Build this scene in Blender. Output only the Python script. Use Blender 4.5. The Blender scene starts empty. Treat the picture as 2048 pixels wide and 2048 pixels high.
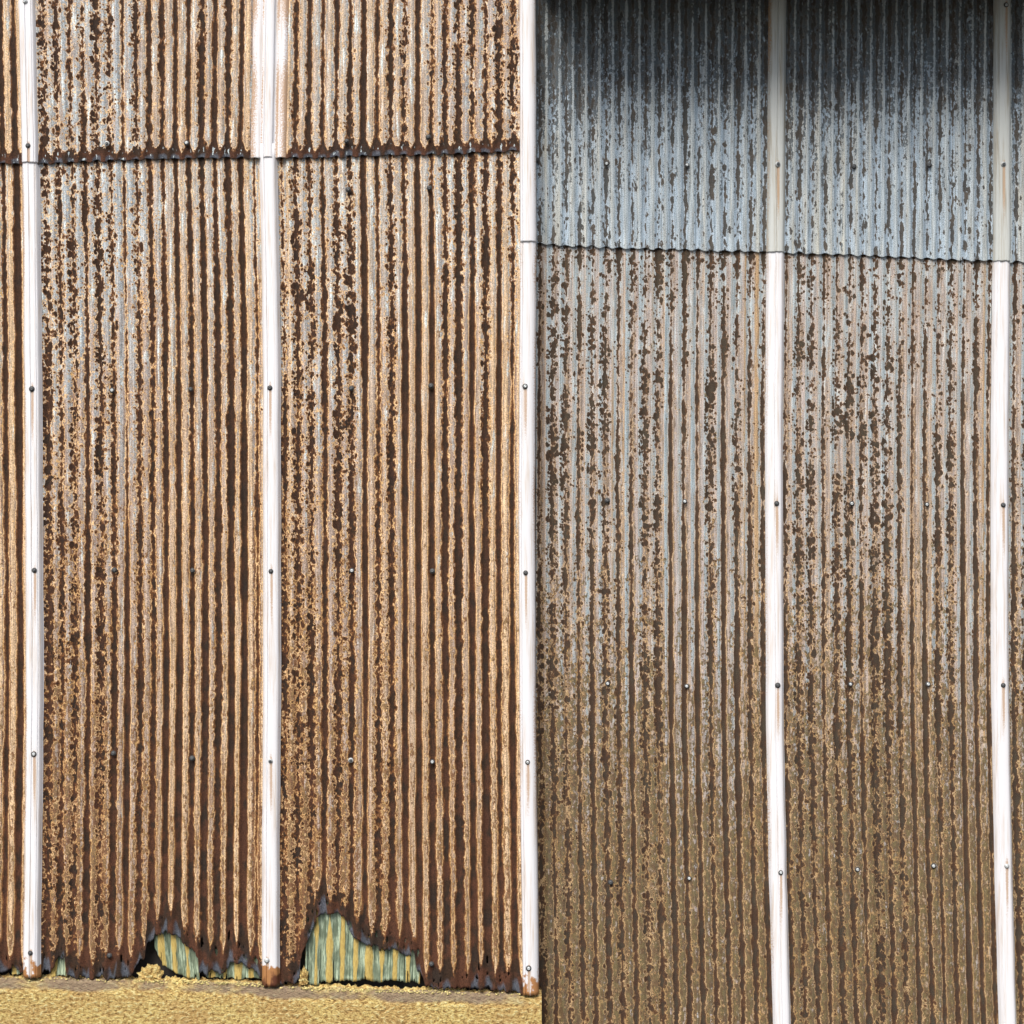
import bpy, bmesh, math, random
import numpy as np
from mathutils import Vector

# ------------------------------------------------------------------ camera, sky, sun, exposure
sc = bpy.context.scene
D = 9.0            # camera distance to the left wall plane (m)
PXM = 350.0        # photo pixels per metre on that plane
ZC = 4.6           # camera height
cam_d = bpy.data.cameras.new("camera")
cam = bpy.data.objects.new("camera", cam_d)
sc.collection.objects.link(cam)
cam.location = (0, -D, ZC)
cam.rotation_euler = (math.radians(90), 0, 0)
cam_d.sensor_width = 36.0
cam_d.lens = 36.0 * D / (2048 / PXM)
cam_d.clip_end = 2000
sc.camera = cam

SUN_EL, SUN_AZ = 51.0, 18.0      # azimuth towards the left of the camera axis
w = bpy.data.worlds.new("World"); sc.world = w; w.use_nodes = True
nt = w.node_tree
sky = nt.nodes.new("ShaderNodeTexSky"); sky.sky_type = 'NISHITA'; sky.sun_disc = False
sky.sun_elevation = math.radians(SUN_EL)
sky.sun_rotation = math.radians(180 + SUN_AZ)
sky.air_density = 1.0; sky.dust_density = 3.0; sky.ozone_density = 1.0
nt.links.new(sky.outputs[0], nt.nodes["Background"].inputs[0])
nt.nodes["Background"].inputs[1].default_value = 0.058
sd = bpy.data.lights.new("sun", 'SUN'); sd.energy = 2.35; sd.angle = math.radians(36)
sd.color = (1.0, 0.955, 0.89)
so = bpy.data.objects.new("sun", sd); sc.collection.objects.link(so)
sun_dir = Vector((-math.sin(math.radians(SUN_AZ)) * math.cos(math.radians(SUN_EL)),
                  -math.cos(math.radians(SUN_AZ)) * math.cos(math.radians(SUN_EL)),
                  math.sin(math.radians(SUN_EL))))
so.rotation_euler = sun_dir.to_track_quat('Z', 'Y').to_euler()
so.location = (-4, -9, 14)
sc.view_settings.view_transform = 'Standard'
sc.view_settings.look = 'None'
sc.view_settings.exposure = 1.12
sc.view_settings.gamma = 1.0
sc.cycles.max_bounces = 5

rng = random.Random(7)
DR = 0.13          # the right-hand wall stands this much further back

# ------------------------------------------------------------------ helpers
def X(px, dep=0.0): return (px - 1024) / PXM * (D + dep) / D
def Z(py, dep=0.0): return (1024 - py) / PXM * (D + dep) / D + ZC

def link(o, parent=None):
    sc.collection.objects.link(o)
    if parent is not None: o.parent = parent
    return o

def tag(o, label=None, cat=None, group=None, kind=None):
    if label: o['label'] = label
    if cat: o['category'] = cat
    if group: o['group'] = group
    if kind: o['kind'] = kind
    return o

def empty(name, loc):
    o = bpy.data.objects.new(name, None); o.location = loc
    return link(o)

class NT:
    def __init__(self, name):
        self.m = bpy.data.materials.new(name); self.m.use_nodes = True
        self.t = self.m.node_tree; self.b = self.t.nodes["Principled BSDF"]
    def n(self, typ, **k):
        x = self.t.nodes.new(typ)
        for a, v in k.items(): setattr(x, a, v)
        return x
    def put(self, sock, v):
        if isinstance(v, (int, float)): sock.default_value = v
        elif isinstance(v, tuple):
            sock.default_value = v if len(v) == len(sock.default_value) else v + (1.0,)
        else: self.t.links.new(v, sock)
    def math(self, op, a, b=0.0, c=0.0, clamp=False):
        x = self.n("ShaderNodeMath", operation=op, use_clamp=clamp)
        self.put(x.inputs[0], a); self.put(x.inputs[1], b); self.put(x.inputs[2], c)
        return x.outputs[0]
    def add(self, a, b): return self.math('ADD', a, b)
    def sub(self, a, b): return self.math('SUBTRACT', a, b)
    def mul(self, a, b): return self.math('MULTIPLY', a, b)
    def mx(self, a, b): return self.math('MAXIMUM', a, b)
    def ss(self, v, lo, hi, a=0.0, b=1.0):
        x = self.n("ShaderNodeMapRange", interpolation_type='SMOOTHSTEP')
        self.put(x.inputs[0], v); self.put(x.inputs[1], lo); self.put(x.inputs[2], hi)
        self.put(x.inputs[3], a); self.put(x.inputs[4], b)
        return x.outputs[0]
    def mix(self, f, a, b, mode='MIX'):
        x = self.n("ShaderNodeMix", data_type='RGBA', blend_type=mode)
        self.put(x.inputs[0], f); self.put(x.inputs[6], a); self.put(x.inputs[7], b)
        return x.outputs[2]
    def xyz(self, x_, y_, z_):
        x = self.n("ShaderNodeCombineXYZ")
        self.put(x.inputs[0], x_); self.put(x.inputs[1], y_); self.put(x.inputs[2], z_)
        return x.outputs[0]
    def noise(self, x_, y_, z_, detail=2.0, rough=0.5, dist=0.0):
        x = self.n("ShaderNodeTexNoise", noise_dimensions='3D')
        self.t.links.new(self.xyz(x_, y_, z_), x.inputs['Vector'])
        x.inputs['Scale'].default_value = 1.0; x.inputs['Detail'].default_value = detail
        x.inputs['Roughness'].default_value = rough; x.inputs['Distortion'].default_value = dist
        return x.outputs['Fac']
    def out(self, col, rough=0.7, spec=0.3, metal=0.0, bump=None, dist=0.002, strength=0.5):
        self.put(self.b.inputs['Base Color'], col); self.put(self.b.inputs['Roughness'], rough)
        self.put(self.b.inputs['Metallic'], metal); self.b.inputs['Specular IOR Level'].default_value = spec
        if bump is not None:
            x = self.n("ShaderNodeBump"); x.inputs['Strength'].default_value = strength
            x.inputs['Distance'].default_value = dist
            self.t.links.new(bump, x.inputs['Height']); self.t.links.new(x.outputs[0], self.b.inputs['Normal'])
        return self.m
    def pos(self):
        g = self.n("ShaderNodeTexCoord"); s = self.n("ShaderNodeSeparateXYZ")
        self.t.links.new(g.outputs['Object'], s.inputs[0]); return s.outputs

# ------------------------------------------------------------------ materials
def rust_sheet_material(name, P):
    T = NT(name)
    uv = T.n("ShaderNodeUVMap", uv_map='cu'); s = T.n("ShaderNodeSeparateXYZ")
    T.t.links.new(uv.outputs[0], s.inputs[0]); cu, vz = s.outputs[0], s.outputs[1]
    c1 = T.n("ShaderNodeAttribute", attribute_name='ctl'); q = T.n("ShaderNodeSeparateColor")
    T.t.links.new(c1.outputs['Color'], q.inputs[0])
    W, S, G, DD = q.outputs[0], q.outputs[1], q.outputs[2], c1.outputs['Alpha']
    c2 = T.n("ShaderNodeAttribute", attribute_name='ctl2'); q2 = T.n("ShaderNodeSeparateColor")
    T.t.links.new(c2.outputs['Color'], q2.inputs[0])
    RING, CREAM, RED, MOT_SHADE = q2.outputs[0], q2.outputs[1], q2.outputs[2], c2.outputs['Alpha']
    x = T.mul(cu, 0.075)                      # metres across
    idx = T.math('FLOOR', cu); u = T.math('FRACT', cu)
    seed = P['seed']
    def N(sx, sz, k, det=2.0, rough=0.5, dist=0.0):
        return T.noise(T.mul(x, sx), T.mul(vz, sz), seed + k * 3.71, det, rough, dist)
    # the band centre wanders a little
    wob = T.mul(T.sub(T.noise(T.mul(idx, 5.3), T.mul(vz, 3.0), seed + 9.1, 2.0), 0.5), 0.55)
    t = T.mul(T.math('ABSOLUTE', T.add(T.sub(u, 0.5), T.mul(wob, 0.25))), 2.0)
    nb = T.noise(T.mul(idx, 7.3), T.mul(vz, 1.6), seed + 2.2, 3.0, 0.6)
    gap = T.mul(T.sub(nb, 0.5), 0.9)
    blob = T.sub(N(38, 22, 1, 2.0, 0.55), 0.5)
    fine = T.sub(N(95, 60, 2, 2.0, 0.6), 0.5)
    edge = T.sub(N(30, 9, 3, 3.0, 0.6), 0.5)
    mid = T.sub(N(60, 30, 12, 2.0, 0.6), 0.5)
    fb = T.sub(W, t)
    fb = T.add(fb, T.mul(edge, T.add(0.16, T.mul(S, 0.3))))
    slow = T.sub(T.noise(T.mul(idx, 3.9), T.mul(vz, 5.0), seed + 6.6, 2.0), 0.5)
    fb = T.add(fb, T.mul(slow, 0.45))
    fb = T.add(fb, T.mul(gap, T.add(0.48, T.mul(S, 1.0))))
    fb = T.add(fb, T.mul(mid, T.add(0.0, T.mul(S, P['mid'] * 0.75))))
    fb = T.add(fb, T.mul(blob, T.add(0.0, T.mul(S, 2.6))))
    fb = T.add(fb, T.mul(fine, T.add(0.12, T.mul(S, P['fine'] * 0.45))))
    # round rust spots, each of its own size
    def spots(scale, sz, amt, k):
        v = T.n("ShaderNodeTexVoronoi", voronoi_dimensions='3D', feature='F1')
        wx = T.add(T.mul(x, scale), T.mul(fine, 0.7)); wz = T.add(T.mul(vz, sz * P['spz']), T.mul(fine, -0.7))
        T.t.links.new(T.xyz(wx, wz, seed * 1.7 + k), v.inputs['Vector']); v.inputs['Scale'].default_value = 1.0
        v.inputs['Randomness'].default_value = 1.0
        sepc = T.n("ShaderNodeSeparateColor"); T.t.links.new(v.outputs['Color'], sepc.inputs[0])
        clump = T.ss(N(9, 5, 5 + k, 2.0), 0.36, 0.62, 0.35, 1.25)
        r = T.mul(T.mul(sepc.outputs[0], clump), T.mul(T.mul(S, amt), T.ss(t, 1.0, 0.55, P['cres'], 1.0)))
        return T.mul(T.sub(r, v.outputs['Distance']), 1.15)
    f = T.mx(fb, T.mx(spots(34, 27, P['sp'], 0.0), spots(62, 52, P['sp'], 4.0)))
    f = T.add(f, T.mul(DD, 1.0))
    f = T.sub(f, 0.02)
    # colours
    grain = N(230, 210, 6, 2.0, 0.75)
    gn = T.add(G, T.mul(T.sub(N(22, 2.2, 7, 3.0, 0.6), 0.5), P['gvar']))
    sgn = T.mul(T.ss(u, 0.45, 0.25), T.ss(u, 0.0, 0.04))
    gn = T.sub(gn, T.mul(sgn, P['side']))
    gn = T.add(gn, T.mul(T.ss(u, 0.6, 0.7), P['side'] * 0.3))
    light = T.mix(T.ss(gn, 0.05, 0.42), P['galv'], P['pink'])
    light = T.mix(T.ss(gn, 0.62, 1.0), light, P['tan'])
    # cream lines beside the crests
    cm = T.mul(T.ss(T.add(t, T.mul(edge, 0.5)), 0.52, 0.80), CREAM)
    light = T.mix(T.math('MULTIPLY', cm, 1.0, clamp=True), light, P['cream'])
    vm = T.mul(T.mul(T.ss(T.add(t, T.mul(T.add(edge, mid), 0.8)), 0.66, 0.46), T.ss(gn, 0.15, 0.6)), P['val'])
    vcol = T.mix(T.ss(T.add(N(48, 14, 24, 3.0, 0.7), T.mul(fine, 0.5)), 0.40, 0.62), P['v1'], P['v2'])
    # bright bare streaks
    bs = T.mul(T.ss(N(42, 4.5, 8, 3.0, 0.65), 0.56, 0.62), T.ss(gn, 0.75, 0.2))
    light = T.mix(T.mul(bs, P['bright']), light, P['white'])
    stre = T.ss(N(130, 3.5, 23, 3.0, 0.7), 0.30, 0.70, 0.62, 1.28)
    light = T.mix(1.0, light, T.xyz(stre, T.mul(stre, 0.99), T.mul(stre, 0.97)), 'MULTIPLY')
    # mottled brown film; on UPR it is eave shade painted in, crests lighter
    mt = T.ss(T.add(T.add(T.sub(MOT_SHADE, T.mul(T.ss(t, 0.72, 0.92), P['crest'])), T.mul(T.sub(N(26, P['mz'], 9, 3.0, 0.65), 0.5), 1.8)), T.mul(T.add(fine, mid), 1.4)), 0.5, 0.66)
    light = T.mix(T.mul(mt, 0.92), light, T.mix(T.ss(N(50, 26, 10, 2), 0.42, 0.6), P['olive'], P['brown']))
    dark = T.mix(T.ss(N(12, 9, 11, 2.0), 0.42, 0.62), P['dark'], P['dark2'])
    dark = T.mix(T.mul(T.ss(N(16, 10, 13, 2.0), 0.40, 0.60), RED), dark, P['red'])
    # dark steel near the rotten edges
    steel = T.mul(T.ss(DD, 0.80, 1.0), T.ss(T.add(t, T.mul(edge, 1.2)), 0.75, 0.35))
    dark = T.mix(T.mul(steel, 0.85), dark, P['steel'])
    chip = T.mul(T.mul(T.ss(DD, 0.30, 0.55), T.ss(N(70, 30, 21, 2.0), 0.60, 0.66)), T.ss(t, 0.55, 0.25))
    dark = T.mix(T.mul(chip, P['chip']), dark, (.50, .58, .60))
    light = T.mix(vm, light, vcol)
    ringm = T.math('MULTIPLY', T.sub(1.0, T.math('DIVIDE', T.math('ABSOLUTE', T.add(f, 0.085)), 0.07)), 2.2, clamp=True)
    och = T.mix(T.ss(N(14, 5, 14, 2), 0.4, 0.6), P['ochre'], P['ochre2'])
    hal = T.math('MULTIPLY', T.ss(f, -0.42, -0.05), T.mul(RING, 0.16), clamp=True)
    col = T.mix(hal, light, P['halo'])
    r2 = T.math('MULTIPLY', T.sub(1.0, T.math('DIVIDE', T.math('ABSOLUTE', T.add(f, 0.27)), 0.05)), 1.0, clamp=True)
    r2 = T.mul(r2, T.mul(RING, T.ss(N(18, 6, 22, 3.0), 0.38, 0.62, 0.1, 0.9)))
    col = T.mix(r2, col, (.20, .105, .05))
    col = T.mix(T.mul(ringm, RING), col, och)
    dm = T.ss(f, -0.035, 0.05)
    rim = T.ss(f, 0.26, 0.0)
    dk = T.mix(T.mul(rim, P['rim']), dark, P['rust'])
    col = T.mix(dm, col, dk)
    gr = T.ss(grain, 0.25, 0.75, P['lo'], P['hi'])
    col = T.mix(1.0, col, T.n_gray(gr), 'MULTIPLY') if hasattr(T, 'n_gray') else T.mix(1.0, col, T.xyz(gr, gr, gr), 'MULTIPLY')
    h = T.add(T.mul(dm, 0.5), T.mul(grain, 0.7))
    return T.out(col, rough=T.ss(dm, 0, 1, P['rough'], 0.9), spec=0.25, bump=h, dist=0.0016, strength=0.6)

LEFT = dict(seed=1.3, val=0.95, v1=(.26, .135, .065), v2=(.11, .045, .02), sp=0.80, cres=0.6, spz=1.0, mz=12, lo=0.36, hi=1.60, crest=0.0, mid=1.5, fine=1.5, side=0.12, chip=0.9, gvar=1.0, galv=(.39, .43, .46), pink=(.37, .29, .25), tan=(.20, .115, .07), cream=(.58, .42, .27),
            bright=0.9, white=(.60, .68, .70), olive=(.20, .12, .05), brown=(.16, .075, .035),
            dark=(.034, .018, .010), dark2=(.028, .018, .013), red=(.075, .030, .016), steel=(.075, .088, .11),
            ochre=(.78, .53, .27), ochre2=(.62, .38, .15), halo=(.48, .33, .22), rust=(.21, .088, .030), rim=0.85, rough=0.55)
RIGHT = dict(LEFT); RIGHT.update(seed=41.7, val=0.8, v1=(.19, .13, .075), v2=(.10, .065, .035), sp=0.95, cres=0.5, lo=0.42, hi=1.58, mid=1.9, fine=0.9, side=0.35, chip=0, galv=(.36, .43, .47), pink=(.36, .315, .30), tan=(.18, .14, .095), cream=(.38, .26, .15),
            gvar=0.9, bright=0.5, white=(.48, .56, .60), olive=(.13, .10, .045), brown=(.105, .065, .033), dark=(.046, .033, .023), dark2=(.055, .043, .030),
            red=(.06, .028, .016), rim=0.35)
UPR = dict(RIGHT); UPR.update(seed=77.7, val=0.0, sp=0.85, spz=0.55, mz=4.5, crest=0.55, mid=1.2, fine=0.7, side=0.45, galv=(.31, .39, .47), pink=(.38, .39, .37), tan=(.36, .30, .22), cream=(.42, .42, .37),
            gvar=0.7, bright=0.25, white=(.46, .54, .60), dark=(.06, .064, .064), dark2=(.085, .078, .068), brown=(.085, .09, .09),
            olive=(.085, .105, .12), rust=(.10, .065, .04), rim=0.3)  # bluish film colours carry the painted eave shade
LEFTU = dict(LEFT); LEFT.update(chip=0.0); LEFTU.update(seed=20.3, chip=0.9)
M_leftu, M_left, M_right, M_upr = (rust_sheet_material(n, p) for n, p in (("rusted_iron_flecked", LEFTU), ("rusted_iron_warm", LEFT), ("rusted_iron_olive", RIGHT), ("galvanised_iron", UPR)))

def strip_material(name, base, dirt, amt):
    T = NT(name)
    a = T.n("ShaderNodeAttribute", attribute_name='ctl'); q = T.n("ShaderNodeSeparateColor")
    T.t.links.new(a.outputs['Color'], q.inputs[0]); R, E, K = q.outputs
    p = T.pos(); x, z = p[0], p[2]
    n1 = T.noise(T.mul(x, 70), T.mul(z, 2.5), 3.3, 4.0, 0.65)
    n2 = T.noise(T.mul(x, 160), T.mul(z, 110), 8.1, 3.0, 0.7)
    n3 = T.noise(T.mul(x, 20), T.mul(z, 14), 5.1, 3.0, 0.6)
    col = T.mix(T.ss(n1, 0.45, 0.75, 0, amt), base, dirt)
    col = T.mix(T.ss(T.add(E, T.mul(T.sub(n2, 0.5), 1.9)), 0.42, 0.80, 0, 0.9), col, (.42, .26, .15))
    col = T.mix(T.ss(T.add(K, T.mul(T.sub(n2, 0.5), 1.0)), 0.35, 0.85, 0, 0.8), col, (.42, .27, .16))
    rr = T.add(T.mul(R, 1.5), T.mul(T.sub(n3, 0.5), 1.6))
    col = T.mix(T.ss(rr, 0.45, 0.62), col, (.36, .17, .065))
    col = T.mix(T.ss(rr, 0.85, 1.25), col, (.10, .035, .018))
    col = T.mix(T.ss(n2, 0.70, 0.76, 0, 0.6), col, (.15, .12, .10))
    return T.out(col, rough=0.45, spec=0.4, bump=n2, dist=0.001, strength=0.3)
M_strip = strip_material("weathered_white_strip", (.69, .69, .715), (.55, .47, .40), 0.9)
M_strip_r = strip_material("shade_toned_galvanised_strip", (.50, .52, .50), (.33, .29, .22), 1.0)  # base colour toned down for the eave shade on these strips

def stucco_material():
    T = NT("yellow_roughcast"); p = T.pos(); x, y, z = p
    n1 = T.noise(T.mul(x, 42), T.mul(z, 60), T.mul(y, 42), 5.0, 0.7)
    n2 = T.noise(T.mul(x, 3.2), T.mul(z, 5), 2.0, 4.0, 0.6)
    n3 = T.noise(T.mul(x, 150), T.mul(z, 170), 1.0, 3.0, 0.7)
    c = T.mix(T.ss(n2, 0.38, 0.62), (.78, .60, .23), (.64, .43, .17))
    c = T.mix(T.ss(n1, 0.52, 0.44, 0, 0.75), c, (.46, .28, .10))
    c = T.mix(T.ss(n1, 0.43, 0.37, 0, 0.85), c, (.22, .13, .045))
    c = T.mix(T.ss(n1, 0.54, 0.62, 0, 0.9), c, (.88, .78, .40))
    a = T.n("ShaderNodeAttribute", attribute_name='ctl'); q = T.n("ShaderNodeSeparateColor")
    T.t.links.new(a.outputs['Color'], q.inputs[0])
    c = T.mix(T.ss(T.add(q.outputs[0], T.mul(T.sub(n2, 0.5), 2.4)), 0.35, 0.9, 0, 0.8), c, (.27, .21, .165))
    c = T.mix(T.ss(n3, 0.62, 0.72, 0, 0.7), c, (.12, .07, .025))
    return T.out(c, rough=0.95, spec=0.1, bump=T.add(n1, T.mul(n3, 0.35)), dist=0.03, strength=1.0)
M_stucco = stucco_material()

def lining_material():
    T = NT("green_lichen_lining")
    uv = T.n("ShaderNodeUVMap", uv_map='cu'); s = T.n("ShaderNodeSeparateXYZ")
    T.t.links.new(uv.outputs[0], s.inputs[0]); cu, vz = s.outputs[0], s.outputs[1]
    u = T.math('FRACT', cu); t = T.mul(T.math('ABSOLUTE', T.sub(u, 0.5)), 2.0)
    n1 = T.noise(T.mul(cu, 10), T.mul(vz, 4), 3.0, 5.0, 0.78)
    n2 = T.noise(T.mul(cu, 22), T.mul(vz, 30), 7.0, 3.0, 0.7)
    c = T.mix(T.ss(n1, 0.40, 0.60), (.06, .095, .065), (.62, .74, .54))
    c = T.mix(T.ss(n2, 0.40, 0.65, 0, 0.55), c, (.17, .22, .15))
    bi = T.noise(T.mul(T.math('ROUND', cu), 5.7), 2.0, T.mul(vz, 3.0), 2.0)
    c = T.mix(T.ss(T.noise(T.mul(cu, 2.3), T.mul(vz, 9), 5.0, 3.0), 0.42, 0.60, 0, 0.75), c, (.10, .13, .085))
    m = T.ss(T.add(T.add(t, T.mul(T.sub(bi, 0.5), 1.8)), T.mul(T.sub(n1, 0.5), 0.9)), 0.60, 0.72)
    c = T.mix(T.mul(m, 0.95), c, T.mix(T.ss(n2, 0.4, 0.6), (.62, .47, .15), (.46, .31, .09)))
    return T.out(c, rough=0.9, spec=0.15, bump=T.add(n1, n2), dist=0.006, strength=0.9)
M_lining = lining_material()

def plain(name, col, rough=0.8, metal=0.0, spec=0.3, var=0.25, sc_=30):
    T = NT(name); p = T.pos()
    n = T.noise(T.mul(p[0], sc_), T.mul(p[1], sc_), T.mul(p[2], sc_), 4.0, 0.6)
    g = T.ss(n, 0.3, 0.7, 1 - var, 1 + var)
    return T.out(T.mix(1.0, col, T.xyz(g, g, g), 'MULTIPLY'), rough=rough, spec=spec, metal=metal, bump=n, dist=0.002, strength=0.3)
M_core = plain("void_dark_boarding", (.035, .03, .027))  # near-black colour stands in for the unlit void behind the holes
M_ground = plain("worn_asphalt", (.06, .06, .058), sc_=8)
M_eave = plain("dark_painted_soffit", (.03, .035, .04))
M_zinc = plain("zinc_screw", (.52, .55, .56), rough=0.4, metal=0.3, sc_=200)
M_black = plain("tarnished_screw", (.09, .095, .10), rough=0.45, metal=0.3, sc_=200)
M_rubber = plain("grimy_washer", (.05, .05, .05), rough=0.7, sc_=200)
M_washer = plain("pale_washer", (.40, .42, .42), rough=0.5, metal=0.2, sc_=200)
M_crumb = plain("crumbling_mortar", (.50, .42, .18), rough=0.95, spec=0.1, var=0.6, sc_=60)

# ------------------------------------------------------------------ layout read off the photograph (photo pixels)
CL = {  # centre lines of the five cover strips
    'A': [(-400, 52), (0, 57), (330, 64), (670, 68), (1350, 72), (1900, 66), (2000, 66)],
    'B': [(-400, 543), (0, 543), (320, 538), (670, 545), (1350, 546), (1700, 543), (2000, 543)],
    'C': [(-400, 1056), (0, 1056), (485, 1057), (1000, 1054), (1450, 1056), (1950, 1062), (2700, 1070)],
    'D': [(-400, 1557), (0, 1555), (500, 1551), (850, 1548), (1450, 1550), (1750, 1556), (2048, 1564), (2800, 1586)],
    'E': [(-400, 2005), (0, 2004), (500, 2003), (850, 1999), (1350, 1999), (1750, 2007), (2048, 2015), (2800, 2036)]}
def lin(tab, v): return float(np.interp(v, [a for a, b in tab], [b for a, b in tab]))
def cl(k, y):
    if k == 'O': return cl('A', y) - 482
    if k == 'F': return cl('E', y) + 470
    return lin(CL[k], y)
def vnoise(x, seed=0):
    i = math.floor(x); f = x - i; f = f * f * (3 - 2 * f)
    def h(n):
        v = math.sin(n * 127.1 + seed * 311.7) * 43758.5453
        return v - math.floor(v)
    return h(i) * (1 - f) + h(i + 1) * f - 0.5
def seam_left(x): return float(np.interp(x, [-500, 0, 72, 300, 500, 620, 830, 1060], [332, 328, 328, 320, 317, 317, 311, 302])) + 3.2 * vnoise(x / 14, 1) + 2.0 * vnoise(x / 5, 2)
def seam_right(x): return float(np.interp(x, [1030, 1170, 1400, 1540, 1800, 1990, 2550], [485, 494, 502, 505, 515, 523, 545])) + 3.0 * vnoise(x / 20, 3) + 1.4 * vnoise(x / 6, 4)
BOT1 = [(0,800),(60,765),(100,765),(160,790),(260,815),(280,780),(340,775),(365,705),(420,690),(432,805),(500,820),(520,790),(550,825),(600,830),(655,805),(675,805),(690,830),(740,825),(800,820),(860,790),(885,735),(935,682),(943,625),(958,600),(975,592),(990,560),(1000,542),(1060,530),(1130,548),(1180,590),(1210,620),(1250,650),(1278,690),(1285,790),(1330,800),(1345,775),(1400,780),(1430,800),(1468,772),(1480,722),(1520,730),(1560,740),(1600,762),(1640,780),(1690,830)]
BOT2 = [(0,800),(60,810),(80,865),(195,860),(230,850),(280,870),(318,830),(325,712),(340,660),(365,600),(400,520),(430,430),(450,415),(520,405),(600,420),(625,460),(640,500),(670,570),(700,580),(740,600),(780,612),(810,610),(830,640),(870,652),(910,638),(950,642),(970,662),(1000,692),(1030,680),(1045,640),(1060,650),(1075,770),(1100,792),(1130,870),(1180,890),(1250,888),(1340,893),(1400,880),(1480,892),(1540,888),(1600,900),(1640,907),(1700,915),(1760,925),(1900,930)]
BOTX = [(-420, 1940), (-330, 1930), (-200, 1945), (-120, 1935), (-60, 1950)] + [(a / 3.22, 1700 + b / 3.22) for a, b in BOT1] + [(500 + a / 3.22, 1700 + b / 3.22) for a, b in BOT2 if a > 80]
def bottom_left(x): return lin(BOTX, x) + 7 * vnoise(x / 5, 11) + 7 * vnoise(x / 2.1, 12)
def stucco_top(x): return float(np.interp(x, [-600, 0, 300, 500, 560, 750, 900, 1000, 1090], [1950, 1955, 1960, 1966, 1973, 1979, 1983, 1986, 1989]))

D9 = lambda s: [int(c) for c in s]
#  key: (left strip, right strip, first fraction, fraction pitch, number of bands, {y: (width, spottiness, cream)})
PAN = {
 0: ('O', 'A', .057, .0549, 17, {100: ("55655656656566566", "33244342453322232", "12112321122132188"),
                                 670: ("56656676667556768", "33244342453322221", "12112321122132399"),
                                 1350: ("66656676667566657", "33244342453322211", "12112321122132999")}),
 1: ('A', 'B', .0566, .0549, 17, {100: ("45344454656666762", "87569837342252322", "00010000445624488"),
                                  670: ("34264524566576773", "96948636532323423", "00000101035432155"),
                                  1350: ("55464666677677883", "96839414311223112", "10010112258622969")}),
 2: ('B', 'C', .047, .0525, 18, {100: ("456555656464555455", "232223224825577599", "963574683534100000"),
                                 670: ("344644754777787773", "698499237110441602", "501000433365211799"),
                                 1350: ("434646556667787856", "887374154102231221", "502010374366324399")}),
 3: ('C', 'D', .047, .0533, 17, {0: ("33333333333333344", "33333333333333333", "22222222222222222"),
                                 520: ("43444353344634454", "57656756566545735", "30131030060151129"),
                                 850: ("54554363346654746", "28757834871329273", "40132080130401238"),
                                 1350: ("45457556557776776", "67643642661114124", "21321050360201129"),
                                 1900: ("65666666667765666", "64543453543333333", "11122050550301127")}),
 4: ('D', 'E', .049, .0563, 17, {0: ("33333333333333344", "33333333333333333", "22222222222222222"),
                                 520: ("33334333334334354", "46555555565555554", "20232320132423236"),
                                 850: ("43363443365644764", "47748878843367243", "20232320132423238"),
                                 1350: ("55446665665665775", "56646538742265122", "11161127128811228"),
                                 1900: ("56556665567656776", "45435438453323122", "00061139023601239")}),
 5: ('E', 'F', .06, .0555, 17, {0: ("33333333333333344", "33333333333333333", "22222222222222222"),
                                520: ("64434333334334354", "46555555565555554", "20232320132423236"),
                                850: ("65363443365644764", "47748878843367243", "20232320132423238"),
                                1900: ("76556665567656776", "55435438453323122", "00061139023601239")})}

def smooth01(v, a, b):
    t = min(1, max(0, (v - a) / (b - a))); return t * t * (3 - 2 * t)

HOLES = [(404, 1886, 2.2, 9), (432, 1903, 2.4, 8), (458, 1876, 1.8, 9), (300, 1894, 4, 4), (836, 1906, 2, 6), (975, 1921, 2, 7), (737, 1871, 2, 3), (214, 1835, 1.8, 4)] + [(a_, bottom_left(a_) - h_, 0.9 + 1.1 * r_, 1.5 + 6 * r_ * r_) for a_, h_, r_ in [(rng.uniform(-200, 1035), rng.uniform(6, 42), rng.random()) for _ in range(95)]]

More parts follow.
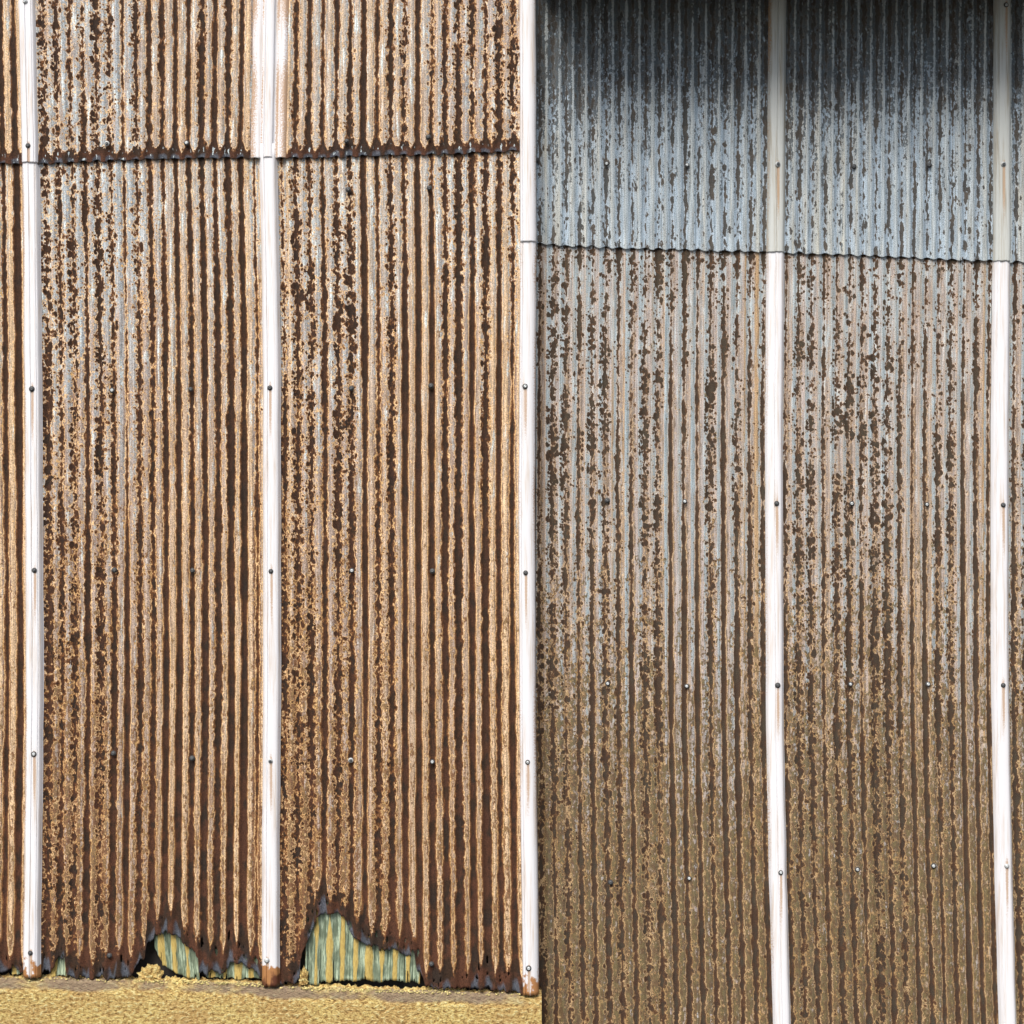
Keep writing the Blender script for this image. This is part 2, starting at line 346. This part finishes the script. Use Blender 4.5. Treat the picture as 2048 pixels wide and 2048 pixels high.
def build_sheet(pi, upper, label):
    a, b, f0, fp, nb, tab = PAN[pi]
    left = pi <= 2
    dep = 0.0 if left else DR
    NS = 16
    # corrugation coordinate: band k has its centre at cu = k + 0.5
    cu0, cu1 = -(f0 / fp) + 0.5, (1 - f0) / fp + 0.5
    if pi == 3: cu0 -= 0.3
    n = int((cu1 - cu0) * NS)
    cus = [cu0 + (cu1 - cu0) * i / n for i in range(n + 1)]
    if upper: top = -330 if left else -33
    ys_tab = sorted(tab)
    Wt = {y: [D9(tab[y][j]) for j in range(3)] for y in ys_tab}
    def band(k, y, j):
        k = min(max(k, 0), nb - 1)
        return float(np.interp(y, ys_tab, [Wt[q][j][k] for q in ys_tab]))
    def xof(cu, y):
        fr = (cu - 0.5) * fp + f0
        xa, xb = cl(a, y), cl(b, y)
        return xa + (xb - xa) * fr
    cols_top, cols_bot = [], []
    for c in cus:
        xm = xof(c, 400)
        if upper:
            bt = seam_left(xm) if left else seam_right(xm)
            wave = 2.2 * math.cos(2 * math.pi * c)
            cols_top.append(top); cols_bot.append(bt + wave)
        else:
            st = (seam_left(xm) if left else seam_right(xm)) - 30
            cols_top.append(st)
            cols_bot.append(bottom_left(xof(c, 1930)) if left else 2620)
    # row fractions, denser at the ends
    rows = [0.0]
    m = 26 if upper else 70
    for i in range(1, m): rows.append(i / m * 0.93)
    rows += [0.93 + 0.07 * i / 26 for i in range(0, 27)]
    verts, uvs, c1, c2 = [], [], [], []
    off = dep + (-0.0125 if upper else 0.0)
    A = 0.0085
    for r in rows:
        for i, c in enumerate(cus):
            y = cols_top[i] + (cols_bot[i] - cols_top[i]) * r
            x = xof(c, y)
            yy = off - A * math.cos(2 * math.pi * c) + 0.004 * vnoise(x / 60 + 3, 5) * math.sin(y / 170)
            eb = cols_bot[i] - y            # distance to the bottom edge in px
            if upper:
                yy -= 0.004 * smooth01(30 - eb, 0, 30) * (0.4 + vnoise(x / 23, 8))
            elif left:
                yy -= 0.012 * smooth01(90 - eb, 0, 90) * (0.5 + vnoise(x / 31, 9))
            verts.append((X(x, dep), yy, Z(y, dep)))
            uvs.append((c + pi * 40.0, Z(y, dep) + (3.37 if upper else 0)))
            k = math.floor(c)
            fr = c - k
            if fr < 1e-6:  k2 = [k - 1, k]
            else: k2 = [k]
            def BV(j): return sum(band(q, y, j) for q in k2) / len(k2)
            w_, s_, cr = BV(0), BV(1), BV(2)
            W = w_ / 9 * 0.64 + 0.02; S = s_ / 9
            CR = cr / 9
            near = max(smooth01(c, 2.2, 0.2), smooth01(cu1 - c, 2.6, 0.3)) * 0.6
            if left:
                G = float(np.interp(y, [0, 300, 360, 700, 1100, 1500, 1900], [.30, .32, .12, .36, .58, .78, .98]))
                if k < 8 and pi == 1: G -= 0.12
                if pi == 2 and 1 < k < 7: G -= 0.10
                RING = float(np.interp(y, [0, 300, 600, 1300, 1900], [.75, .85, .95, .85, .6]))
                MOT_SHADE = float(np.interp(y, [0, 900, 1400, 1900], [0.05, .16, .50, .82])) * (0.55 + S)
                W *= float(np.interp(y, [600, 1300, 1900], [1.0, 1.08, 1.22]))
                RED = float(np.interp(y, [0, 900, 1500, 1800, 1950], [.15, .35, .6, .9, 1.0]))
                if upper: Dk = 1.0 * smooth01(8 + 10 * vnoise(x / 26, 21) - eb, -26, 8)
                else:
                    wd = 22 + 30 * vnoise(x / 40, 31) + 30 * vnoise(x / 9, 32)
                    Dk = 1.05 * smooth01(wd - eb, -48, 30)
                RED = max(RED, Dk)
            else:
                if upper:
                    G = float(np.interp(y, [0, 480], [.05, .02])); RING = 0.05; MOT_SHADE = float(np.interp(y, [-50, 150, 260, 420, 510], [1.0, .80, .42, .20, .14]))  # film thins downwards: eave shade painted into the sheet colour
                    if c < 5: G += 0.12 * smooth01(y, 150, 380); MOT_SHADE += 0.10
                    CR = 0.25 + 0.35 * CR
                    W = (0.16 + 0.05 * w_) * 0.55 * float(np.interp(y, [0, 300, 500], [1.2, 1, .85])); S = 0.24 + 0.28 * S
                    if c < 6 or c > 13: S += 0.08
                    RED = 0.1; Dk = 0.0
                else:
                    G = float(np.interp(y, [500, 900, 1300, 1700, 2050], [.20, .34, .52, .75, .9]))
                    RING = float(np.interp(y, [480, 800, 1200, 1600], [.12, .25, .45, .42]))
                    MOT_SHADE = float(np.interp(y, [500, 950, 1150, 1400, 1700, 2050], [.08, .14, .36, .66, .90, .98])) * (0.75 + 0.45 * S)
                    RED = float(np.interp(y, [500, 1300, 2050], [.1, .35, .6])); Dk = 0.25 * smooth01(y, 500 + 40 * (0.5 + vnoise(x / 17, 5)), 490)
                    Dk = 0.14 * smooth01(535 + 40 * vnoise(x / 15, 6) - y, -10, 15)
                    W *= float(np.interp(y, [500, 900, 1300, 2050], [.62, .68, .82, .84]))
                    S = S * float(np.interp(y, [500, 900, 1500, 2050], [.9, 1.0, 1.0, 1.0]))
            CR = min(1, CR + near * (0.5 if left else 0.3)); 
            c1.append((W, S, G, Dk)); c2.append((RING, CR, RED, MOT_SHADE))
    nc = len(cus); faces = []
    for r in range(len(rows) - 1):
        for i in range(n):
            q = (r * nc + i, r * nc + i + 1, (r + 1) * nc + i + 1, (r + 1) * nc + i)
            if left and not upper and rows[r] > 0.9:
                mx_ = xof(cus[i] + .5 / NS, 1900)
                my = cols_top[i] + (cols_bot[i] - cols_top[i]) * (rows[r] + rows[r + 1]) / 2
                if any(((mx_ - hx) / rx) ** 2 + ((my - hy) / ry) ** 2 < 1 for hx, hy, rx, ry in HOLES): continue
            faces.append((q[0], q[3], q[2], q[1]))
    root = empty("corrugated_sheet", (X(xof((cu0 + cu1) / 2, 1000), dep), dep, Z(max(cols_bot), dep)))
    off_v = root.location
    verts = [(v[0] - off_v[0], v[1] - off_v[1], v[2] - off_v[2]) for v in verts]
    me = bpy.data.meshes.new("sheet_metal"); me.from_pydata(verts, [], faces)
    finish_mesh(me, uvs, c1, c2)
    o = bpy.data.objects.new("sheet_metal", me); link(o, root)
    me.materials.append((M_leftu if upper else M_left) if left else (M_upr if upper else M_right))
    sol = o.modifiers.new("thick", 'SOLIDIFY'); sol.thickness = 0.0016; sol.offset = -1
    tag(root, label, "metal sheet", "corrugated sheets of the wall cladding")
    return root, off

def finish_mesh(me, uvs, c1, c2=None):
    uvl = me.uv_layers.new(name='cu')
    li = np.zeros(len(me.loops), dtype=np.int32); me.loops.foreach_get('vertex_index', li)
    uvl.data.foreach_set('uv', np.array(uvs, dtype=np.float32)[li].ravel())
    for nm, c in (('ctl', c1), ('ctl2', c2)):
        if c is None: continue
        at = me.attributes.new(nm, 'FLOAT_COLOR', 'POINT')
        at.data.foreach_set('color', np.array(c, dtype=np.float32).ravel())
    me.polygons.foreach_set('use_smooth', [True] * len(me.polygons)); me.update()

# ------------------------------------------------------------------ ground, masonry, core, eave
def grid_obj(name, fn, nu, nv, mat, parent=None, smooth=False, ctl=None):
    vs = [fn(i / nu, j / nv) for j in range(nv + 1) for i in range(nu + 1)]
    fs = [(j * (nu + 1) + i, j * (nu + 1) + i + 1, (j + 1) * (nu + 1) + i + 1, (j + 1) * (nu + 1) + i) for j in range(nv) for i in range(nu)]
    me = bpy.data.meshes.new(name); me.from_pydata(vs, [], fs); me.materials.append(mat)
    if ctl:
        at = me.attributes.new('ctl', 'FLOAT_COLOR', 'POINT')
        at.data.foreach_set('color', np.array([ctl(i / nu, j / nv) for j in range(nv + 1) for i in range(nu + 1)], dtype=np.float32).ravel())
    me.polygons.foreach_set('use_smooth', [smooth] * len(me.polygons)); me.update()
    return link(bpy.data.objects.new(name, me), parent)

def box(name, x0, x1, y0, y1, z0, z1, mat, parent=None):
    bm = bmesh.new()
    v = [bm.verts.new(p) for p in ((x0,y0,z0),(x1,y0,z0),(x1,y1,z0),(x0,y1,z0),(x0,y0,z1),(x1,y0,z1),(x1,y1,z1),(x0,y1,z1))]
    for f in ((0,3,2,1),(4,5,6,7),(0,1,5,4),(1,2,6,5),(2,3,7,6),(3,0,4,7)): bm.faces.new([v[i] for i in f])
    bmesh.ops.bevel(bm, geom=bm.edges[:], offset=0.004, segments=1, affect='EDGES')
    me = bpy.data.meshes.new(name); bm.to_mesh(me); bm.free(); me.materials.append(mat)
    return link(bpy.data.objects.new(name, me), parent)

g = grid_obj("ground", lambda u, v: (-60 + 120 * u, -80 + 110 * v, 0.0), 4, 4, M_ground); tag(g, kind="structure")

XR = X(1083)                       # right-hand end of the masonry and of the left wall
wall = empty("masonry_wall", (X(500), 0.05, 0)); tag(wall, "rough yellow rendered masonry base below the rusty sheets on the left", "wall")
XL = X(-520)
# profile of the rendered base: front face, sloping ledge, back of ledge
def prof(u, v):
    x = XL + (XR - XL) * u
    px = x * PXM + 1024
    zt = Z(stucco_top(px))
    s = v
    rn = (vnoise(px / 6 + v * 40, 41) + vnoise(px / 3.1 - v * 77, 42) * 0.7)
    if s < 0.62:
        z = (zt - 0.075) * 1.0 - (0.62 - s) / 0.62 * (zt - 0.075 - 0.0); y = -0.045
        z = max(0, z)
    elif s < 0.86:
        q = (s - 0.62) / 0.24; z = zt - 0.075 + 0.06 * q; y = -0.045 + 0.014 * q + 0.0 * q
    else:
        q = (s - 0.86) / 0.14; z = zt - 0.015 + 0.022 * q + 0.014 * rn * (0.4 + q); y = -0.031 + 0.075 * q
    y += 0.004 * rn
    return (x - wall.location[0], y - wall.location[1], z)
NU = 720
def vmap(j, nv): return j
VV = [0, .1, .2, .3, .35, .38, .41] + [.44 + .01 * i for i in range(18)] + [.62 + .02 * i for i in range(1, 20)]
VV = sorted(set(round(v, 4) for v in VV if v <= 1.0))
vs = [prof(i / NU, v) for v in VV for i in range(NU + 1)]
fs = [(j * (NU + 1) + i, j * (NU + 1) + i + 1, (j + 1) * (NU + 1) + i + 1, (j + 1) * (NU + 1) + i) for j in range(len(VV) - 1) for i in range(NU)]
nb0 = len(vs)
for v in VV:                       # right-hand return of the base
    p = prof(1.0, v); vs.append((p[0] - 0.004, 0.35, p[2]))
for j in range(len(VV) - 1):
    fs.append((j * (NU + 1) + NU, nb0 + j, nb0 + j + 1, (j + 1) * (NU + 1) + NU))
me = bpy.data.meshes.new("rendered_base"); me.from_pydata(vs, [], fs); me.materials.append(M_stucco)
at = me.attributes.new('ctl', 'FLOAT_COLOR', 'POINT')
cc = []
for v in VV:
    for i in range(NU + 1):
        px = (XL + (XR - XL) * i / NU) * PXM + 1024
        edgef = 1 - smooth01(px, 1035, 1075)
        d_ = smooth01(v, 0.58, 0.80) * (0.85 + 0.5 * vnoise(px / 70, 3)) * (0.15 + 0.85 * edgef)
        if v > 0.95: d_ *= 0.2
        cc.append((max(0, d_), 0, 0, 1))
cc += [(0.1, 0, 0, 1)] * len(VV)
at.data.foreach_set('color', np.array(cc, dtype=np.float32).ravel()); me.update()
rb = bpy.data.objects.new("rendered_base", me); link(rb, wall)
wx, wy, _ = wall.location
box("backing_wall", XL - wx, XR - 0.03 - wx, 0.10 - wy, 0.38 - wy, 0.0, 9.0, M_core, wall)

rw = empty("building_wall", (X(1600, DR), DR, 0)); tag(rw, "dark boarded wall behind the right-hand corrugated sheets", "wall")
box("backing_wall", XR - 0.02 - rw.location[0], X(2560) - rw.location[0], 0.055, 0.25, 0.0, 8.0, M_core, rw)

# the roof overhang that shades the top of the right-hand wall (just above the picture)
ev = empty("roof_overhang", (X(1800), 0, 7.66)); tag(ev, "dark eave jutting out above the right-hand wall", "roof")
ex = ev.location[0]
ZE = Z(-34)
box("soffit", XR + 0.0 - ex, X(2600) - ex, -0.54, DR + 0.3, ZE - 7.66, ZE + 0.06 - 7.66, M_eave, ev)
box("fascia", XR + 0.0 - ex, X(2600) - ex, -0.58, -0.5425, ZE - 0.02 - 7.66, ZE + 0.22 - 7.66, M_eave, ev)

# ------------------------------------------------------------------ corrugated sheets
SHEETS = {}
LB = {
 (0, True): "narrow rusty sheet above the seam at the far left edge",
 (1, True): "upper rusty sheet, white-flecked on its left half, in the first full bay",
 (2, True): "upper rusty sheet, flecked at its right, beside the middle corner strip",
 (3, True): "blue-grey galvanised sheet under the eave, just right of the middle corner strip",
 (4, True): "blue-grey galvanised sheet under the eave between the two right-hand strips",
 (5, True): "sliver of blue-grey sheet above the seam at the far right edge",
 (0, False): "narrow brown striped sheet below the seam at the far left edge",
 (1, False): "long rusty sheet with a small rotted hole at its foot, in the first full bay",
 (2, False): "long rusty sheet with the biggest rotted hole at its foot showing green and yellow lining",
 (3, False): "long speckled olive-brown sheet right of the middle corner strip",
 (4, False): "long speckled sheet between the two right-hand white strips",
 (5, False): "sliver of speckled brown sheet below the seam at the far right edge"}
for pi in range(6):
    for up in (True, False):
        SHEETS[(pi, up)] = build_sheet(pi, up, LB[(pi, up)])

# ------------------------------------------------------------------ cover strips
#   profile: (offset px from the centre line, height m)
PR = [(-19, .000), (-17, .010), (-15, .020), (-12, .027), (-8, .030), (-4, .0305), (4, .031), (9, .029), (12, .024), (14.5, .012), (16, .003), (17, .000)]
PRW = [(-36, .000), (-33, .010), (-28, .017), (-20, .018), (-14, .010), (-12, .012), (-9, .026), (-5, .030), (4, .030), (8, .026), (10, .010), (20, .008), (23, .018), (30, .020), (34, .012), (37, .0)]
PRC = [(-17, -.002), (-16.5, .022), (-15, .030), (-10, .034), (-4, .035), (3, .034), (8, .030), (12, .022), (15, .010), (16, -.06), (17, -.125)]
GRV = {'A': (-3, 9), 'B': (-8,), 'C': (-11,), 'D': (-1,), 'E': (-10,)}
def grooved(prof_, k):
    out = list(prof_)
    for g in GRV[k]:
        h = float(np.interp(g, [a for a, b in prof_], [b for a, b in prof_]))
        out = [q for q in out if abs(q[0] - g) > 1.1] + [(g - .9, h + .0012), (g - .4, h - .004), (g + .4, h - .004), (g + .9, h)]
    return sorted(out)
def build_strip(k, y0, y1fn, prof_, dep, mat, label, screws, seed, rusty=0.0, edge=(0.2, 0.3), dark=True):
    rows = [y0 + (y1fn(0) - y0) * r for r in np.linspace(0, 0.9, 60)] + [y0 + (y1fn(0) - y0) * r for r in np.linspace(0.905, 1, 24)]
    x_c = lambda y: cl(k, y)
    root = empty("cover_strip", (X(x_c(y1fn(0)), dep), dep, Z(y1fn(0), dep)))
    prof_w = prof_ is PRW
    prof_ = grooved(prof_, k)
    pr = []
    for i in range(len(prof_) - 1):
        for q in range(3):
            t = q / 3; pr.append((prof_[i][0] * (1 - t) + prof_[i + 1][0] * t, prof_[i][1] * (1 - t) + prof_[i + 1][1] * t))
    pr.append(prof_[-1])
    vs, c1 = [], []
    lo, hi = prof_[0][0], prof_[-1][0]
    for y in rows:
        for ox, h in pr:
            wv = (0.8 * vnoise(y / 70, seed) + 0.4 * vnoise(y / 23, seed + 1))
            yb = y
            if y == rows[-1]: yb += 3.0 * vnoise(ox / 5, seed + 2)
            px = x_c(y) + ox * (1 + 0.02 * vnoise(y / 120, seed + 7)) + wv
            vs.append((X(px, dep) - root.location[0], dep - 0.009 - h - root.location[1] - (0.006 if y0 < 0 else 0), Z(yb, dep) - root.location[2]))
            R = rusty * smooth01(rows[-1] - y, 62, 2) * (0.75 + 0.25 * (ox > 0))
            E = edge[0] * smooth01(ox, lo + (hi - lo) * .35, lo) + edge[1] * smooth01(ox, lo + (hi - lo) * .6, hi)
            K = 0
            if prof_w: E = max(E, 1.0 * (1 - min(1, abs(ox - 16) / 6)) , 0.75 * (1 - min(1, abs(ox + 14) / 4)))
            for sx, sy in screws:
                if sy > 10: K = max(K, 0.95 * smooth01(abs(px - sx - 1), 4.5, 1.5) * (smooth01(y, sy - 18, sy) if y < sy else smooth01(y, sy + 190, sy + 20)) )
            c1.append((R, E * (0.8 + 0.8 * vnoise(y / 90, seed + 5)), K, 1))
    n = len(pr); fs = [(j * n + i, (j + 1) * n + i, (j + 1) * n + i + 1, j * n + i + 1) for j in range(len(rows) - 1) for i in range(n - 1)]
    me = bpy.data.meshes.new("strip_metal"); me.from_pydata(vs, [], fs); me.materials.append(mat)
    at = me.attributes.new('ctl', 'FLOAT_COLOR', 'POINT'); at.data.foreach_set('color', np.array(c1, dtype=np.float32).ravel())
    me.polygons.foreach_set('use_smooth', [True] * len(me.polygons)); me.update()
    o = bpy.data.objects.new("strip_metal", me); link(o, root)
    sol = o.modifiers.new("thick", 'SOLIDIFY'); sol.thickness = 0.0016; sol.offset = -1
    tag(root, label, "cover strip", "pale cover strips over the sheet joints")
    for sx, sy in screws:
        ox = sx - x_c(sy)
        h = float(np.interp(ox, [a for a, b in prof_], [b for a, b in prof_]))
        place_screw(root, X(sx, dep), dep - 0.009 - h - (0.006 if y0 < 0 else 0), Z(sy, dep), dark)
    return root

# screws: domed hex head (the part) on a washer (its sub-part)
def screw_meshes():
    bm = bmesh.new()
    def ring(r, y, n=6, ph=0): return [bm.verts.new((r * math.cos(2 * math.pi * i / n + ph), y, r * math.sin(2 * math.pi * i / n + ph))) for i in range(n)]
    rr = [ring(.0085, 0, 12), ring(.0088, -.004, 12), ring(.0078, -.008, 12), ring(.0045, -.0105, 12), ring(.0030, -.0085, 12)]
    for a, b in zip(rr, rr[1:]):
        for i in range(12): bm.faces.new((a[i], b[i], b[(i + 1) % 12], a[(i + 1) % 12]))
    bm.faces.new(rr[-1]); bmesh.ops.recalc_face_normals(bm, faces=bm.faces[:])
    h = bpy.data.meshes.new("screw"); bm.to_mesh(h); bm.free()
    bm = bmesh.new()
    rr = [ring_(bm, .0135, .001), ring_(bm, .0145, -.0005), ring_(bm, .0125, -.003), ring_(bm, .007, -.0045)]
    for a, b in zip(rr, rr[1:]):
        for i in range(16): bm.faces.new((a[i], b[i], b[(i + 1) % 16], a[(i + 1) % 16]))
    bm.faces.new(rr[-1]); bmesh.ops.recalc_face_normals(bm, faces=bm.faces[:])
    w_ = bpy.data.meshes.new("washer"); bm.to_mesh(w_); bm.free()
    for m in (h, w_): m.polygons.foreach_set('use_smooth', [True] * len(m.polygons))
    return h, w_
def ring_(bm, r, y, n=16): return [bm.verts.new((r * math.cos(2 * math.pi * i / n), y, r * math.sin(2 * math.pi * i / n))) for i in range(n)]
h0, w0 = screw_meshes()
SM = {}
for nm, hm, wm in (('dark', M_black, M_rubber), ('pale', M_zinc, M_washer), ('mixed', M_zinc, M_rubber), ('rev', M_black, M_washer)):
    h, w_ = h0.copy(), w0.copy(); h.materials.append(hm); w_.materials.append(wm); SM[nm] = (h, w_)
def place_screw(root, x, y, z, dark=True, kind=None):
    kind = kind or ('dark' if dark and rng.random() < .7 else rng.choice(['mixed', 'rev', 'pale', 'mixed']))
    h, w_ = SM[kind]
    s = bpy.data.objects.new("screw", h); link(s, root)
    s.location = Vector((x, y - 0.0015, z)) - root.location
    s.rotation_euler = (rng.uniform(-.15, .15), rng.uniform(0, 1), rng.uniform(-.15, .15))
    k = rng.uniform(0.95, 1.15); s.scale = (k, k, k)
    v = bpy.data.objects.new("washer", w_); link(v, s)
    return s

STR_L = [("A", [(55, 8), (61, 295)], [(68, 779), (73, 1140), (72, 1506), (65, 1902)]),
         ("B", [], [(542, 777), (544, 1142), (543, 1520), (536, 1917)]),
         ("C", [], [(1050, 774), (1051, 1145), (1055, 1522), (1057, 1932)])]
build_strip("A", -330, lambda _: 328, PR, 0, M_strip, "white strip above the seam near the left edge, with two screws", STR_L[0][1], 51, 0.10, (.5, .25))
build_strip("A", 300, lambda _: 1952, PR, 0, M_strip, "long white strip near the left edge, rusted brown only at its very foot", STR_L[0][2], 52, 0.55, (.75, .3))
build_strip("B", -330, lambda _: 318, PRW, 0, M_strip, "wide triple-ridged white strip above the left seam between the two rusty bays", STR_L[1][1], 53, 0.08, (.8, .9))
build_strip("B", 290, lambda _: 1970, PR, 0, M_strip, "long white strip between the two rotted bays, with an orange rusted foot", STR_L[1][2], 54, 1.0, (.35, .35))
build_strip("C", -330, lambda _: 486, PRC, 0, M_strip, "pale corner strip above the seam where the rusty bays meet the blue-grey sheets", [], 55, 0.0, (.1, .5))
build_strip("C", 455, lambda _: 1986, PRC, 0, M_strip, "long white corner strip in the middle, ending at the yellow render", STR_L[2][2], 56, 0.6, (.5, .7))
build_strip("D", -33, lambda _: 506, PR, DR, M_strip_r, "greyish strip above the right seam between the two blue-grey sheets", [(1553, 332)], 57, 0.0, (.8, .3), dark=False)
build_strip("D", 478, lambda _: 2620, PR, DR, M_strip, "long white strip between the two speckled sheets on the right", [(1551, 1007), (1553, 1369), (1559, 1742), (1566, 2110)], 58, 0.0, (.5, .35))
build_strip("E", -33, lambda _: 524, PR, DR, M_strip_r, "greyish strip above the right seam near the right edge of the photo", [(2007, 15), (2002, 332)], 59, 0.0, (.3, .3), dark=False)
build_strip("E", 496, lambda _: 2620, PR, DR, M_strip, "long white strip near the right edge of the photo", [(2002, 1010), (2002, 1369), (2009, 1729), (2016, 2100)], 60, 0.0, (.3, .5))

# screws through the sheets, in the rusty valleys
SCR = {(1, True): [(216, 289), (375, 288)], (2, True): [(694, 284), (857, 276)],
       (1, False): [(225, 781), (382, 779), (230, 1140), (386, 1141), (228, 1506), (385, 1516), (220, 1910)],
       (2, False): [(697, 380), (859, 377), (703, 777), (862, 772), (704, 1141), (865, 1142), (702, 1520), (865, 1523), (863, 1927)],
       (3, True): [(1074, 322), (1213, 329), (1373, 332)], (3, False): [(1214, 1001), (1369, 1003), (1215, 1367), (1373, 1372), (1221, 1764), (1378, 1756)],
       (4, True): [(1706, 335), (1856, 332)], (4, False): [(1703, 1007), (1853, 1009), (1700, 1368), (1855, 1368), (1714, 1738), (1866, 1731)]}
for key, pts in SCR.items():
    root, off = SHEETS[key]; dep = 0 if key[0] <= 2 else DR
    for i, (sx, sy) in enumerate(pts):
        place_screw(root, X(sx, dep), off - 0.0095, Z(sy, dep), True, rng.choice(['mixed', 'dark', 'rev', 'dark', 'dark'] if key[0] <= 2 else ['mixed', 'dark', 'mixed']))

# ------------------------------------------------------------------ green lining seen through the rotted holes
def lining(x0, x1, ytop, botfn, label, seed, lean=0.0):
    root = empty("lining_sheet", (X((x0 + x1) / 2), 0.022, Z(1975)))
    n = int((x1 - x0) / 1.4); rows = 30
    vs, uvs, c1 = [], [], []
    for j in range(rows + 1):
        for i in range(n + 1):
            px = x0 + (x1 - x0) * i / n
            yb = botfn(px) + 4 * vnoise(px / 3, seed) + 6 * vnoise(px / 11, seed + 1)
            py = ytop + (yb - ytop) * j / rows
            c = px / 26.4
            y = 0.022 - 0.006 * math.cos(2 * math.pi * c) + 0.010 * vnoise(px / 17, seed + 3) * (j / rows) - 0.012 * max(0, vnoise(px / 33, seed + 4)) * (j / rows) ** 2
            vs.append((X(px + lean * j) - root.location[0], y - root.location[1], Z(py) - root.location[2]))
            uvs.append((c, Z(py))); c1.append((0, 0, 0, 1))
    nc = n + 1
    cuts = [(rng.uniform(x0, x1), rng.uniform(0.55, 1.0), rng.uniform(0.8, 2.2)) for _ in range(int((x1 - x0) / 22))]
    fs = []
    for j in range(rows):
        for i in range(n):
            px = x0 + (x1 - x0) * (i + .5) / n
            if any(abs(px - a) < wd * (j / rows - st) / (1.01 - st) and j / rows > st for a, st, wd in cuts): continue
            fs.append((j * nc + i, (j + 1) * nc + i, (j + 1) * nc + i + 1, j * nc + i + 1))
    me = bpy.data.meshes.new("lining_face"); me.from_pydata(vs, [], fs); me.materials.append(M_lining); finish_mesh(me, uvs, c1)
    o = bpy.data.objects.new("lining_face", me); link(o, root)
    sol = o.modifiers.new("thick", 'SOLIDIFY'); sol.thickness = 0.004; sol.offset = -1
    tag(root, label, "lining sheet", "green lichen-stained lining behind the rotted sheets")
lining(22, 50, 1900, lambda x: 1952, "tiny scrap of yellow-green lining left of the first white strip's foot", 61)
lining(100, 135, 1890, lambda x: 1954, "narrow scrap of pale green lining just right of the first white strip's foot", 62)
lining(302, 392, 1840, lambda x: float(np.interp(x, [302, 318, 345, 392], [1900, 1930, 1950, 1962])), "green and yellow striped lining showing in the smaller left hole", 63, 0.2)
lining(412, 528, 1900, lambda x: 1958, "torn strip of green lining between the left hole and the second white strip", 64)
lining(612, 842, 1800, lambda x: float(np.interp(x, [612, 700, 842], [1972, 1962, 1966])), "large green and yellow striped lining showing in the biggest hole", 65, -0.1)

# crumbled mortar heaps and crumbs on the ledge
def heap(px, py, w_, h_, name, label, seed):
    bm = bmesh.new(); bmesh.ops.create_icosphere(bm, subdivisions=4, radius=1.0)
    for v in bm.verts:
        d = 1 + 0.5 * vnoise(v.co.x * 4 + v.co.z * 7, seed) + 0.35 * vnoise(v.co.x * 13 - v.co.z * 11 + v.co.y * 5, seed + 1)
        v.co *= d; v.co.x *= w_ / PXM; v.co.z *= h_ / PXM; v.co.y *= 0.03
        v.co.z = max(v.co.z, -0.3 * h_ / PXM)
    me = bpy.data.meshes.new(name); bm.to_mesh(me); bm.free(); me.materials.append(M_stucco)
    o = link(bpy.data.objects.new(name, me)); o.location = (X(px), 0.022, Z(py)); tag(o, label, "mortar lump", "lumps of crumbled mortar"); return o
heap(299, 1955, 24, 22, "mortar_lump", "rounded lump of yellow mortar sitting in the left hole beside the green lining", 71)
heap(606, 1962, 9, 22, "mortar_lump", "small pale mortar lump at the left edge of the biggest hole", 72)
bm = bmesh.new()
for _ in range(700):
    px = rng.choice([rng.uniform(-100, 1060), rng.uniform(270, 530), rng.uniform(600, 900)])
    if px > 1060: continue
    r = rng.uniform(.002, .006)
    m = bmesh.ops.create_icosphere(bm, subdivisions=1, radius=r)
    off = Vector((X(px), rng.uniform(-.034, .010), Z(stucco_top(px)) - 0.008 + rng.uniform(0, .012)))
    for v in m['verts']: v.co = Vector((v.co.x * rng.uniform(.8, 1.8), v.co.y, v.co.z * rng.uniform(.5, 1))) + off
me = bpy.data.meshes.new("mortar_crumbs"); bm.to_mesh(me); bm.free(); me.materials.append(M_crumb)
o = link(bpy.data.objects.new("mortar_crumbs", me)); tag(o, "loose pale crumbs of mortar lying on the ledge under the sheets", "mortar crumbs", kind="stuff")
